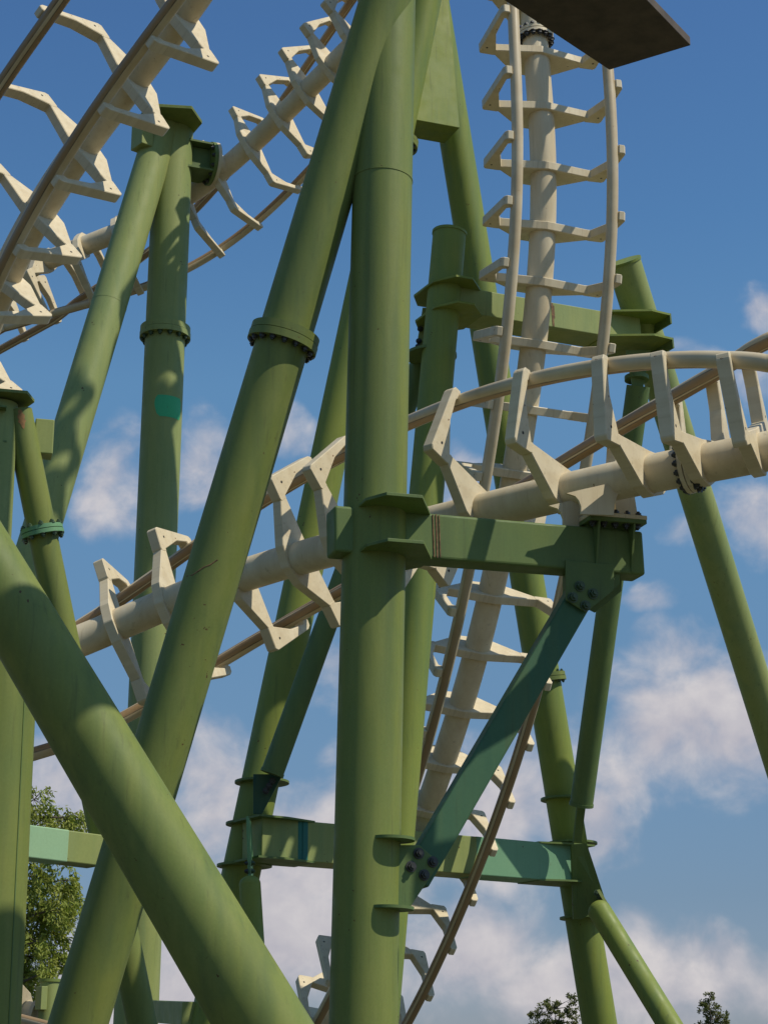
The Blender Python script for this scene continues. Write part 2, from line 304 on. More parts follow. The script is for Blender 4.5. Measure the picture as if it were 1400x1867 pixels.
# measured course of each track: spine points, direction from the spine to the rails, where the ties sit
TRACKS = {
'T1': ([(-1.966,19.307,14.917),(-2.101,19.461,14.792),(-2.241,19.614,14.669),(-2.386,19.767,14.548),(-2.534,19.92,14.428),(-2.685,20.072,14.308),(-2.817,20.203,14.206),(-2.973,20.355,14.086),(-3.13,20.508,13.965),(-3.288,20.661,13.843),(-3.446,20.815,13.72),(-3.604,20.969,13.594),(-3.762,21.125,13.465),(-3.918,21.281,13.333),(-4.072,21.438,13.198),(-4.224,21.597,13.059),(-4.373,21.757,12.915),(-4.519,21.919,12.767),(-4.64,22.059,12.635),(-4.778,22.225,12.476),(-4.91,22.392,12.311),(-5.036,22.561,12.138),(-5.157,22.733,11.959),(-5.27,22.907,11.772)],
  [(-0.622,-0.742,-0.252),(-0.622,-0.747,-0.234),(-0.621,-0.753,-0.22),(-0.618,-0.758,-0.209),(-0.615,-0.762,-0.201),(-0.611,-0.767,-0.197),(-0.608,-0.77,-0.195),(-0.603,-0.773,-0.197),(-0.598,-0.776,-0.201),(-0.593,-0.778,-0.207),(-0.588,-0.779,-0.216),(-0.583,-0.78,-0.226),(-0.578,-0.781,-0.237),(-0.574,-0.78,-0.249),(-0.569,-0.779,-0.262),(-0.565,-0.778,-0.275),(-0.562,-0.775,-0.288),(-0.559,-0.773,-0.301),(-0.557,-0.77,-0.312),(-0.555,-0.766,-0.324),(-0.554,-0.762,-0.336),(-0.553,-0.757,-0.347),(-0.553,-0.752,-0.358),(-0.553,-0.748,-0.368)],
  [3.761, 8.101, 12.585, 16.78, 20.83, -0.651, 25.17]),
'T2': ([(-7.754,35.459,18.211),(-7.292,35.092,18.291),(-6.833,34.835,18.381),(-6.38,34.657,18.486),(-5.934,34.531,18.61),(-5.497,34.435,18.753),(-5.131,34.361,18.89),(-4.715,34.27,19.066),(-4.312,34.163,19.256),(-3.922,34.028,19.455),(-3.545,33.86,19.658),(-3.18,33.653,19.861),(-2.826,33.408,20.058),(-2.48,33.127,20.244),(-2.143,32.813,20.418),(-1.811,32.473,20.576),(-1.484,32.117,20.72),(-1.161,31.755,20.854),(-0.888,31.45,20.965),(-0.576,31.113,21.1),(-0.274,30.81,21.257),(0.011,30.558,21.457),(0.27,30.375,21.726),(0.491,30.278,22.101)],
  [(0.38,0.255,-0.889),(0.408,0.386,-0.827),(0.393,0.487,-0.78),(0.373,0.569,-0.733),(0.361,0.644,-0.675),(0.359,0.714,-0.601),(0.366,0.769,-0.524),(0.383,0.823,-0.419),(0.409,0.861,-0.301),(0.439,0.881,-0.177),(0.472,0.88,-0.051),(0.502,0.862,0.069),(0.527,0.83,0.18),(0.544,0.791,0.28),(0.552,0.749,0.368),(0.548,0.708,0.445),(0.531,0.674,0.513),(0.5,0.651,0.572),(0.46,0.644,0.612),(0.392,0.659,0.642),(0.292,0.707,0.644),(0.144,0.794,0.591),(-0.055,0.893,0.446),(-0.262,0.935,0.24)],
  [0.0, 1.736, 3.472, 5.208, 6.943, 8.679, 10.415, 12.44, 14.321, 15.912, 17.503, 19.094, 20.686, 22.132]),
'T3': ([(-4.416,22.868,7.131),(-4.016,22.957,7.275),(-3.615,22.944,7.436),(-3.207,22.85,7.591),(-2.791,22.689,7.727),(-2.369,22.477,7.837),(-2.005,22.261,7.91),(-1.579,21.979,7.971),(-1.158,21.672,8.01),(-0.743,21.347,8.031),(-0.337,21.01,8.039),(0.057,20.669,8.038),(0.44,20.327,8.032),(0.811,19.991,8.024),(1.172,19.666,8.015),(1.524,19.355,8.006),(1.867,19.064,7.999),(2.204,18.794,7.994),(2.488,18.583,7.992),(2.816,18.361,7.992),(3.14,18.168,7.998),(3.463,18.002,8.01),(3.786,17.864,8.032),(4.113,17.753,8.068)],
  [(-0.17,0.887,-0.428),(0.018,0.966,-0.259),(0.175,0.98,-0.093),(0.283,0.958,0.054),(0.356,0.916,0.186),(0.407,0.86,0.307),(0.436,0.806,0.401),(0.455,0.735,0.503),(0.459,0.66,0.595),(0.449,0.584,0.677),(0.426,0.508,0.749),(0.39,0.434,0.812),(0.345,0.364,0.866),(0.291,0.296,0.91),(0.23,0.231,0.945),(0.167,0.167,0.972),(0.103,0.103,0.989),(0.042,0.039,0.998),(-0.008,-0.017,1),(-0.063,-0.086,0.994),(-0.116,-0.162,0.98),(-0.167,-0.249,0.954),(-0.214,-0.352,0.911),(-0.249,-0.469,0.847)],
  [2.527, 4.178, 6.491, 8.206, 9.559, 11.138, 13.693, 16.192, 18.761, 20.363, 0.876, 21.966]),
'T4': ([(2.429,26.416,19.398),(2.423,26.261,18.402),(2.454,26.164,17.46),(2.484,26.122,16.57),(2.492,26.133,15.726),(2.472,26.195,14.925),(2.434,26.286,14.267),(2.369,26.438,13.527),(2.286,26.635,12.813),(2.19,26.878,12.12),(2.082,27.163,11.443),(1.964,27.49,10.779),(1.832,27.857,10.126),(1.685,28.263,9.479),(1.52,28.707,8.837),(1.332,29.186,8.198),(1.122,29.702,7.558),(0.888,30.251,6.916),(0.67,30.749,6.361),(0.393,31.362,5.709),(0.092,32.006,5.049),(-0.242,32.682,4.385),(-0.624,33.387,3.721),(-1.087,34.118,3.065)],
  [(0.335,-0.93,0.154),(0.299,-0.946,0.129),(0.273,-0.958,0.082),(0.258,-0.966,0.023),(0.251,-0.967,-0.045),(0.248,-0.962,-0.117),(0.246,-0.952,-0.179),(0.244,-0.937,-0.251),(0.241,-0.917,-0.318),(0.235,-0.895,-0.38),(0.228,-0.87,-0.437),(0.22,-0.845,-0.488),(0.213,-0.819,-0.533),(0.208,-0.792,-0.573),(0.205,-0.766,-0.609),(0.204,-0.741,-0.64),(0.205,-0.717,-0.667),(0.205,-0.695,-0.689),(0.203,-0.679,-0.706),(0.197,-0.663,-0.722),(0.185,-0.65,-0.737),(0.167,-0.638,-0.751),(0.145,-0.624,-0.768),(0.127,-0.602,-0.788)],
  [0.626, 1.675, 2.818, 4.038, 5.298, 6.55, 7.809, 9.153, 10.492, 11.805, 13.086, 14.286, 15.516, 16.694, 17.83, 18.917, 19.96, 20.969, 21.942]),
}

# ------------------------------------------------------------ ground
def ground():
    m,t,b=newmat('dry park ground'); v=coords(t,(1,1,1))
    c=mixc(t,ramp(t,noise(t,v,.08,6,.6),[(.42,0.0),(.58,1.0)]),(.085,.078,.05),(.05,.065,.028))
    c=mixc(t,ramp(t,noise(t,v,3,6,.7),[(.3,0.0),(.7,.5)]),c,(.12,.10,.075)); lk(t,c,b.inputs['Base Color']); b.inputs['Roughness'].default_value=.9
    g=MB(); n=40; S=3000.0
    xs=[-1+2*i/n for i in range(n+1)]; xs=[math.copysign(abs(x)**2.2,x)*S for x in xs]
    g.add([(x,y,0) for y in xs for x in xs],[(j*(n+1)+i,j*(n+1)+i+1,(j+1)*(n+1)+i+1,(j+1)*(n+1)+i) for j in range(n) for i in range(n)])
    tag(build('ground',g,m),None,None,kind='structure')
ground()
UP=Vector((0,0,1))

# ------------------------------------------------------------ A: central column, slanted leg, side beam
SG='green steel supports of the coaster'
def central_support():
    Y=18.1
    top0=PY(705,0,Y); bot=PY(662,1867,Y); base=to_ground(top0,bot); ax=(top0-base).normalized(); top=top0+ax*2.5
    th=thing('support_tower',base,'widest central column with a slanted leg and a bolted side beam','support',SG)
    r=.322
    tube_obj('column',base,top,r,GREEN,th,seg=72)
    build_b=MB(); build_b.disc(base+UP*.03,(0,0,1),.62,.06); build('base_plate',build_b,GREEN,th)
    def colpt(py):
        k=(PY(683,py,Y).z-base.z)/ax.z; return base+ax*k
    ring(th,colpt(330),ax,r+.006,GREEN,.025)
    # slanted leg
    a=P(673,100,20.58); b=P(143,1867,18.0); g=to_ground(a,b); la=(a-g).normalized()
    tube_obj('leg',g,a+la*.75,.285,GREEN,th,seg=72)
    fp=P(517,607,19.55); fp=g+la*((fp-g).dot(la))
    flange(th,fp,la,.375,.17,GREEN,16,'dark',False,.85)
    ring(th,g+la*((P(627,400,20)-g).dot(la)),la,.278,GREEN,.02)
    # weld streak of rust and long scratches on the leg
    view=lambda p:(EYE-p).normalized()
    def onleg(px,py):
        c=g+la*((P(px,py,18.8)-g).dot(la)); rr=ray(px,py); 
        # nearest crossing of the sight line with the leg's skin
        d=rr.normalized(); w=EYE-g; dp=d-la*d.dot(la); wp=w-la*w.dot(la)
        A=dp.dot(dp);B=2*dp.dot(wp);Cc=wp.dot(wp)-.277**2; D=max(B*B-4*A*Cc,0); return EYE+d*((-B-math.sqrt(D))/(2*A))
    for pts,mat,w in (([(342,1051),(352,1049),(362,1042),(372,1035),(384,1030),(397,1021)],RUST,.012),([(352,1044),(366,1036),(378,1037),(391,1032)],RUST,.008),
                      ([(415,868),(414,905),(411,950),(408,975)],SCRATCH,.004),([(370,1068),(368,1110),(367,1160),(366,1190)],SCRATCH,.004)):
        m=MB(); q=[onleg(*p) for p in pts]; m.sweep(q,[view(p) for p in q],w,8); build('paint_scratch' if mat is SCRATCH else 'rust_streak',m,mat,th)
    # side beam
    A0=P(790,977,19.0); A1=P(1160,1007,19.75); u=(A1-A0).normalized(); n=u.cross(UP); n=(n if n.dot(EYE-A0)>0 else -n).normalized(); w=n.cross(u) if n.cross(u).z>0 else u.cross(n)
    cpt=colpt(985); H=.485; TH=.30
    def at(px,off=0.0,h=0.0):                                 # a point of the beam's face line above picture column px
        d=ray(px,1000); # plane through eye holding px column
        nn=d.cross(Vector((0,-math.sin(PITCH),math.cos(PITCH)))); k=(EYE-A0).dot(nn)/u.dot(nn); return A0+u*k+n*off+w*h
    L=at(611); Rr=at(1174)
    m=MB(); m.box((L+Rr)/2-n*TH/2,(u,n,w),((Rr-L).length,TH,H)); bm_=build('side_beam',m,GREEN_DEEP,th,bevel=.03,smooth_bevel=3)
    m=MB(); m.box(at(796,.001),(u,n,w),(.016,.012,H*.95)); m.box(at(790,.001),(u,n,w),(.012,.016,H*.93)); m.box(at(801,.001),(u,n,w),(.010,.016,H*.93)); build('rust_streak',m,RUST,bm_)
    # collar plates round the column
    poly=[(-.19,.27),(-.05,.50),(.33,.50),(.60,.0),(.60,-.30),(.33,-.62),(-.05,-.62),(-.19,-.40)]
    zc=(L-n*0)
    c0=at(684)
    for h in (H/2-.005,-H/2+.005):
        m=MB(); m.prism([c0+u*x+n*(y-.0)+w*h for x,y in poly],w*.035); build('collar_plate',m,GREEN_DEEP,th,bevel=.004)
    # gusset under the beam end, strut, lower gusset
    face=lambda px,py,off=0.0:(lambda r_:EYE+r_*((A0+n*off-EYE).dot(n)/r_.dot(n)))(ray(px,py))
    m=MB(); m.prism([face(px,py,.012) for px,py in ((1030,1022),(1118,1030),(1118,1076),(1067,1117),(1031,1094))],n*.02); gs=build('gusset_plate',m,GREEN_DEEP,th,bevel=.004)
    m=MB(); m.prism([face(px,py,-TH) for px,py in ((1046,1040),(1132,1048),(1132,1078),(1084,1117),(1046,1098))],n*.02); build('gusset_plate',m,GREEN_DEEP,th,bevel=.004)
    m=MB(); m.prism([face(px,py,-.15) for px,py in ((1033,1040),(1121,1044),(1121,1070),(1075,1105),(1033,1090))],n*.22); build('gusset_block',m,GREEN_DEEP,th)
    for px,py in ((1056,1069),(1080,1083),(1043,1089.5),(1066,1105)): bolt(gs,face(px,py,.022),n,'green',1.25)
    s0=face(1052,1092,-.13); 
    cl=colpt(1600); s1=cl+(u*.55+n*.02)+UP*.02; s1=face(757,1600,-.13); s1=cl+u*((s1-cl).dot(u))+n*.06+UP*((s1-cl).z)
    sd=(s1-s0).normalized(); sn=(n-sd*n.dot(sd)).normalized(); sw=sd.cross(sn)
    m=MB(); m.box((s0+s1)/2,(sd,sw,sn),((s1-s0).length+.1,.285,.20)); build('strut',m,SEA_DEEP,th,bevel=.02)
    lf=lambda px,py,off=.17:(lambda r_:EYE+r_*((s1+n*off-EYE).dot(n)/r_.dot(n)))(ray(px,py))
    m=MB(); m.prism([lf(px,py,.115) for px,py in ((712,1541),(750,1541),(764,1541),(801,1574),(745,1657),(712,1657))],n*.022); gl=build('gusset_plate',m,GREEN_DEEP,th,bevel=.004)
    for px,py in ((749,1580),(763,1556),(788.5,1571.5),(773,1595.5)): bolt(gl,lf(px,py,.128),n,'dark',1.15)
    for py in (1535,1660):
        c=colpt(py)+u*.17+n*.22; m=MB(); m.disc(c,ax,.225,.028); build('half_moon_plate',m,GREEN_DEEP,th)
    # top plate and stiffeners at the saddle
    tp=at(1119,-.13,H/2+.075)
    m=MB(); m.box(tp-w*.02,(u,n,w),(.66,.56,.045)); pl=build('saddle_plate',m,GREEN_DEEP,th,bevel=.005)
    for i in range(5): bolt(pl,tp-w*.043+u*(-.27+i*.13)+n*.21,-w,'dark',.9)
    m=MB(); m.box(tp-w*.045-n*.02,(u,n,w),(.56,.25,.09)); build('saddle_block',m,GREEN_DEEP,th)
    for px in (1085,1149):
        q=at(px); m=MB(); m.prism([q+w*(H/2+.05)+n*.14,q+w*(H/2+.05)-n*.05,q-w*(H/2-.02)-n*.05,q-w*(H/2-.02)+n*.008,q-w*.1+n*.03],u*.022); build('stiffener',m,GREEN_DEEP,th)
    return dict(tp=tp,u=u,n=n,w=w)
SEA_DEEP = paint('blue green strut paint', (.056,.128,.062), (.066,.140,.068), (.046,.115,.064), seed=6.0, rust=.003)
BEAM=central_support()

# ------------------------------------------------------------ B, C: leaning pipe and the post at the left edge
def left_front():
    a=P(0,1070,15.8); b=P(478,1867,15.3); g=to_ground(a,b); ax=(a-g).normalized(); top=a+ax*2.2
    th=thing('leaning_pipe',g,'thickest green pipe leaning across the lower left corner in front of everything','support',SG)
    tube_obj('pipe',g,top,.40,GREEN,th,r1=.265,seg=80)
    m=MB(); m.disc(g+UP*.03,UP,.8,.06); build('base_plate',m,GREEN,th)
    Y=17.4
    t=PY(4,1180,Y); bo=PY(-32,1867,Y); g=to_ground(t,bo); ax=(t-g).normalized()
    th=thing('support_post',g,'pale shaded post with a long weld seam under the leaning pipe','support',SG)
    tube_obj('post',g,t,.345,GREEN,th,seg=72)
    m=MB(); d=Vector((.80,-.60,0)); d=(d-ax*d.dot(ax)).normalized(); d=Vector((math.cos(R(-36)),math.sin(R(-36)),0)); m.box((g+t)/2+d*.345,(ax,d,ax.cross(d)),((t-g).length*.98,.012,.012)); build('weld_seam',m,GREEN_DEEP,th)
    m=MB(); m.disc(g+UP*.03,UP,.6,.06); build('base_plate',m,GREEN,th)
left_front()

# ------------------------------------------------------------ hexagonal cap, shared by the two head supports
def hex_cap(c,u,v,L,Wd,h,th,mat):
    m=MB(); m.prism([c+u*x+v*y for x,y in ((-L,0),(-L*.66,-Wd),(L*.66,-Wd),(L,0),(L*.66,Wd),(-L*.66,Wd))],UP*h); return build('cap_plate',m,mat,th,bevel=.006)

def rear_left_support():                                      # E
    Y=33.2
    t=PY(318.5,215,Y); b=PY(248,1867,Y); g=to_ground(t,b); ax=(t-g).normalized(); r=.385
    th=thing('support_tower',g,'tall forked support with a bright green paint patch below its flange','support',SG)
    col=tube_obj('column',g,t,r,GREEN_PALE,th)
    at=lambda py:g+ax*((PY(300,py,Y).z-g.z)/ax.z)
    m=MB(); m.disc(g+UP*.03,UP,.7,.06); build('base_plate',m,GREEN,th)
    flange(th,at(608),ax,.49,.22,GREEN_PALE,14,'green',False,1.2)
    # touch up patch: a thin sleeve segment of fresh paint on the skin
    def patch(py0,py1,a0,a1,mat,rows):
        c0,c1=at(py0),at(py1); U=ax.cross(Vector((0,-1,0))).normalized(); V=U.cross(ax).normalized(); V=V if V.y<0 else -V; m=MB(); vs=[];n=14;K=8
        for j in range(K+1):
            c=c0.lerp(c1,j/K); sh=rows[j]
            for i in range(n+1):
                an=R(a0+sh[0]+(a1+sh[1]-a0-sh[0])*i/n); vs.append(c+(U*math.sin(an)*(1 if U.x>0 else -1)+V*math.cos(an))*(r+.004))
        m.add(vs,[(j*(n+1)+i,j*(n+1)+i+1,(j+1)*(n+1)+i+1,(j+1)*(n+1)+i) for j in range(K) for i in range(n)],True)
        return build('paint_patch',m,mat,col)
    patch(733,772,-12,70,BRIGHT,[(6,-4),(0,0),(-2,2),(-3,0),(-2,3),(0,1),(2,0),(5,-2),(14,-6)])
    a=P(297,232,37.2); bb=P(5,1200,31.6); g2=to_ground(a,bb); la=(a-g2).normalized()
    tube_obj('leg',g2,a+la*.25,.335,GREEN_PALE,th)
    ring(th,g2+la*((P(197,549,35)-g2).dot(la)),la,.338,GREEN_PALE,.03)
    u=Vector((1,.12,0)).normalized(); v=u.cross(UP)
    hex_cap(P(308,219,37.0)+u*.03,u,v,.63,.55,.07,th,GREEN)
    m=MB(); bx=Vector((.78,.62,0)); bc=P(260,248,36.7); m.box(bc,(bx,bx.cross(UP),UP),(.26,.42,.56)); m.box(bc+bx*.3+Vector((.1,.2,-.0)),(bx,bx.cross(UP),UP),(.5,.3,.4)); build('end_block',m,GREEN_PALE,th,bevel=.015)
    # arm towards the white spine behind it
    s=SPINES['T2'](405,296); h=Vector((s.x-at(290).x,s.y-at(290).y,0)); c=at(286); d=(s-c).normalized(); side=d.cross(UP).normalized(); L=(s-c).length
    e=c+d*(L-.34)
    m=MB(); m.box((c+e)/2,(d,side,side.cross(d)),((e-c).length,.22,.5)); build('bracket_web',m,GREEN_DEEP,th)
    for hh in (.29,-.29): m=MB(); m.box((c+e)/2+UP*hh,(d,side,side.cross(d)),((e-c).length,.62,.04)); build('bracket_plate',m,GREEN_DEEP,th)
    m=MB(); m.disc(e,d,.44,.07); fl=build('flange',m,GREEN_DEEP,th,bevel=.008)
    for i in range(12):
        p=2*math.pi*i/12; bolt(fl,e-d*.035+(side*math.cos(p)+side.cross(d)*math.sin(p))*.38,-d,'dark',1.0)
    return e,d
def left_edge_support():                                      # D
    Y=20.4
    t=PY(2,738,Y); b=PY(-10,960,Y); g=to_ground(t,b); ax=(t-g).normalized()
    th=thing('support_tower',g,'forked support cut by the left edge with a rust stain on its leg','support',SG)
    tube_obj('column',g,t,.20,GREEN_PALE,th)
    a=P(33,750,21.9); bb=P(246,1800,20.9); g2=to_ground(a,bb); la=(a-g2).normalized()
    leg=tube_obj('leg',g2,a,.168,GREEN,th)
    m=MB(); m.disc(g+UP*.03,UP,.4,.05); m.disc(g2+UP*.03,UP,.4,.05); build('base_plate',m,GREEN,th)
    flange(th,g2+la*((P(75,968,21.6)-g2).dot(la)),la,.25,.10,FRESH_DULL,10,'green',True,.8)
    u=Vector((1,.25,0)).normalized(); v=u.cross(UP); hex_cap(P(18,727,21.8),u,v,.29,.26,.04,th,GREEN)
    m=MB(); c=P(80,801,22.0); m.box(c,(u,v,UP),(.22,.24,.43)); m.box(c-u*.22,(u,v,UP),(.3,.16,.3)); build('end_block',m,GREEN_PALE,th,bevel=.012)
    for py in (748,811): m=MB(); c=P(-6,py,21.65); m.box(c,(u,v,UP),(.22,.3,.02)); build('bracket_plate',m,GREEN_DEEP,th)
    # rust stain: uneven thin skin on the leg
    skin=lambda c,dx:c
    m=MB(); c=g2+la*((P(46,762,21.7)-g2).dot(la)); U=Vector((1,0,0)); U=(U-la*U.dot(la)).normalized(); V=U.cross(la); V=V if V.y<0 else -V; vs=[];K=10;n=6
    for j in range(K+1):
        tt=j/K; hw=R(14)*math.sin(math.pi*(.08+.9*tt))*(1+.3*math.sin(j*2.3)); cc=c+la*(.24*(.5-tt))
        for i in range(n+1):
            an=R(18)+hw*(2*i/n-1); vs.append(cc+(U*math.sin(an)+V*math.cos(an))*.1705)
    m.add(vs,[(j*(n+1)+i,j*(n+1)+i+1,(j+1)*(n+1)+i+1,(j+1)*(n+1)+i) for j in range(K) for i in range(n)],True); build('rust_stain',m,RUSTY,leg)
    # cross beam to the left
    e0=P(175,1553,20.9); e1=P(40,1536,20.3); d=(e1-e0).normalized(); s=d.cross(UP).normalized(); e1=e1+d*1.0
    th2=thing('cross_beam',e0,'short square beam painted half mint and half olive in front of the leafy tree','beam')
    m=MB(); m.box((e0+e1)/2,(d,s,s.cross(d)),((e1-e0).length,.30,.345)); bmn=build('beam',m,GREEN_PALE,th2,bevel=.012)
    f0=P(114,1545,20.6); f0=e0+d*((f0-e0).dot(d)); m=MB(); m.box((f0+e1)/2,(d,s,s.cross(d)),((e1-f0).length,.306,.351)); build('paint_patch',m,FRESH,bmn,bevel=.012)
FRESH_DULL = paint('mint green flange paint', (.16,.33,.16), (.17,.33,.16), (.14,.30,.16), rust=0, dirt_amt=.15, seed=1.9)
RUSTY = plain('orange rust stain', (.26,.13,.04), .7, .25, 30)

# ------------------------------------------------------------ G, H: big rear A-frame
def rear_frame():
    gA=P(829.5,250,34.6); gB=P(1092.5,1867,31.9); gg=to_ground(gA,gB); ga=(gA-gg).normalized(); gt=gA+ga*5
    hA=P(665,520,32.2); hB=P(382,1867,28.3); hg=to_ground(hA,hB); ha=(hA-hg).normalized()
    th=thing('support_tower',(gg+hg)/2,'rear A shaped frame with two splayed legs, a box panel and a long cross beam','support',SG)
    tube_obj('leg',gg,gt,.30,GREEN_MID,th); tube_obj('leg',hg,hA+ha*9,.30,GREEN_MID,th)
    m=MB(); m.disc(gg+UP*.03,UP,.6,.06); m.disc(hg+UP*.03,UP,.6,.06); build('base_plate',m,GREEN_MID,th)
    on=lambda p,g,a:g+a*((p-g).dot(a))
    flange(th,on(P(990,1237,32.9),gg,ga),ga,.40,.14,GREEN,14); flange(th,on(P(716,281,33.5),hg,ha),ha,.42,.14,GREEN,14,'dark')
    # box panel at the head
    pd=33.7; q=[P(838,233,pd),P(712,210,pd-.6),P(728,-70,pd+.6),P(811,-70,pd+1.1)]
    nn=(q[1]-q[0]).cross(q[3]-q[0]).normalized(); nn=nn if nn.dot(EYE-q[0])>0 else -nn
    for i in (2,): q[2]=q[2]-nn*((q[2]-q[0]).dot(nn))
    m=MB(); m.prism([p-nn*.3 for p in q],nn*.6); build('head_panel',m,GREEN_MID,th,bevel=.01)
    # cross beam
    a=P(478,1527,28.35); b=P(1062,1576,31.75); d=(b-a).normalized(); s=d.cross(UP).normalized(); s=s if s.dot(EYE-a)>0 else -s; w=s.cross(d); w=w if w.z>0 else -w
    m=MB(); m.box((a+b)/2-s*.3,(d,s,w),((b-a).length,.6,.62)); bm_=build('cross_beam',m,GREEN_PALE,th,bevel=.015)
    def band(px0,px1,mat,pr):
        f=lambda px:a+d*((lambda nn:(EYE-a).dot(nn)/d.dot(nn))(ray(px,1550).cross(Vector((0,-math.sin(PITCH),math.cos(PITCH))))))
        x0,x1=f(px0),f(px1); mm=MB(); mm.box((x0+x1)/2-s*.3,(d,s,w),((x1-x0).length,.6+pr,.62+pr)); build('paint_patch',mm,mat,bm_,bevel=.015)
    band(543,562,TEAL,.010); band(868,1064,SEA,.006);
    m=MB(); x=a+d*((lambda nn:(EYE-a).dot(nn)/d.dot(nn))(ray(552,1550).cross(Vector((0,-math.sin(PITCH),math.cos(PITCH)))))); m.box(x,(d,s,w),(.012,.03,.6)); build('weld_seam',m,TEAL,bm_)
    # ring plates
    for px,py,g,ax_,dep in ((472,1409,hg,ha,28.6),(456,1489,hg,ha,28.5),(437,1568,hg,ha,28.4),(1030,1458,gg,ga,32.2),(1042,1539,gg,ga,32.1),(1062,1676,gg,ga,32)):
        c=on(P(px,py,dep),g,ax_); m=MB(); m.disc(c-s*-.06,UP,.43,.035); build('ring_plate',m,GREEN_DEEP,th)
    for c0,c1,g,ax_,sg in ((1488,1568,hg,ha,1),(1538,1616,gg,ga,-1)):
        pass
    # flared cheeks where the beam meets each leg
    for c,sg in ((a,1),(b,-1)):
        for hh in (.31,-.31):
            m=MB(); m.prism([c+s*.16-d*sg*.15+w*hh,c+s*.16+d*sg*.35+w*hh,c+d*sg*.95+w*hh-s*.0,c+d*sg*.95+w*hh-s*.6,c-d*sg*.15-s*.6+w*hh],w*.03); build('collar_plate',m,GREEN_DEEP,th)
    # bracing gussets
    hc=on(P(470,1450,28.5),hg,ha); 
    f=lambda px,py,dep:P(px,py,dep)
    m=MB(); m.prism([f(462,1412,28.1),f(516,1412,28.1),f(478,1484,28.05),f(462,1484,28.05)],Vector((.1,-1,0))*.05); gs=build('gusset_plate',m,GREEN_BLUE,th)
    for i in range(3): bolt(gs,f(497-i*6,1424+i*9,28.02),Vector((0,-1,0)),'dark',1.1)
    m=MB(); k=Vector((0,1,0)); p0=f(451,1488,27.75); p1=f(455,1594,27.6); m.prism([p0,p0+k*.7,p1+k*.7,p1,p1-UP*.25,p1-UP*.25+k*.1],Vector((1,0,0))*.035); gq=build('gusset_plate',m,FRESH_DULL,th)
    for i in range(2): bolt(gq,p1+Vector((.02,.06,.05+.12*i)),Vector((1,0,0)),'green',1.0); bolt(gq,p1+Vector((-.02,.06,.05+.12*i)),Vector((-1,0,0)),'dark',1.0)
    m=MB(); m.prism([f(1052,1462,31.55),f(1066,1472,31.5),f(1058,1536,31.5),f(1044,1536,31.55)],Vector((.5,-1,0)).normalized()*.04); build('gusset_plate',m,GREEN_DEEP,th)
    m=MB(); m.prism([f(1060,1490,31.9),f(1070,1540,31.9),f(1040,1540,32.1)],Vector((.3,-1,0)).normalized()*.04); build('gusset_plate',m,GREEN_PALE,th)
    m=MB(); m.prism([f(1040,1540,31.55),f(1068,1538,31.5),f(1103,1645,31.2),f(1060,1676,31.4),f(1044,1676,31.5)],Vector((.3,-1,0)).normalized()*.05); gk=build('gusset_plate',m,GREEN_DEEP,th)
    m=MB(); q0,q1=f(1090,1622,31.05),f(1111,1657,30.9); m.prism([q0,q1,q1+Vector((.02,.25,0)),q0+Vector((.02,.25,0))],Vector((1,0,.3)).normalized()*.05); build('gusset_plate',m,GREEN_PALE,th)
    for px,py in ((1088,1628),(1093,1635)): bolt(gk,f(px,py,31.1),Vector((0,-1,0)),'green',1.2)
    # lower braces
    for p,q,r,g_ in ((P(1092,1660,31.0),P(1219,1867,29.6),.195,None),(P(456,1612,27.5),P(467,1790,27.0),.158,None)):
        g0=to_ground(p,q); m=MB(); m.tube(p,g0,r,seg=40,caps=False); m.capsule_end(p,p-g0,r,40); build('brace',m,GREEN_MID,th)
    # low beam running back to the tall forked support
    p=P(275,1843,31.3); q=P(352,1848,28.2); d2=(q-p).normalized(); s2=d2.cross(UP).normalized(); m=MB(); m.box((p+q)/2,(d2,s2,s2.cross(d2)),((q-p).length,.34,.345)); build('low_beam',m,GREEN_PALE,th,bevel=.012)
    return gg,ga,hg,ha
GREEN_BLUE = paint('blue green gusset paint', (.020,.075,.062), (.025,.085,.07), (.018,.065,.06), seed=7.7, rust=0)

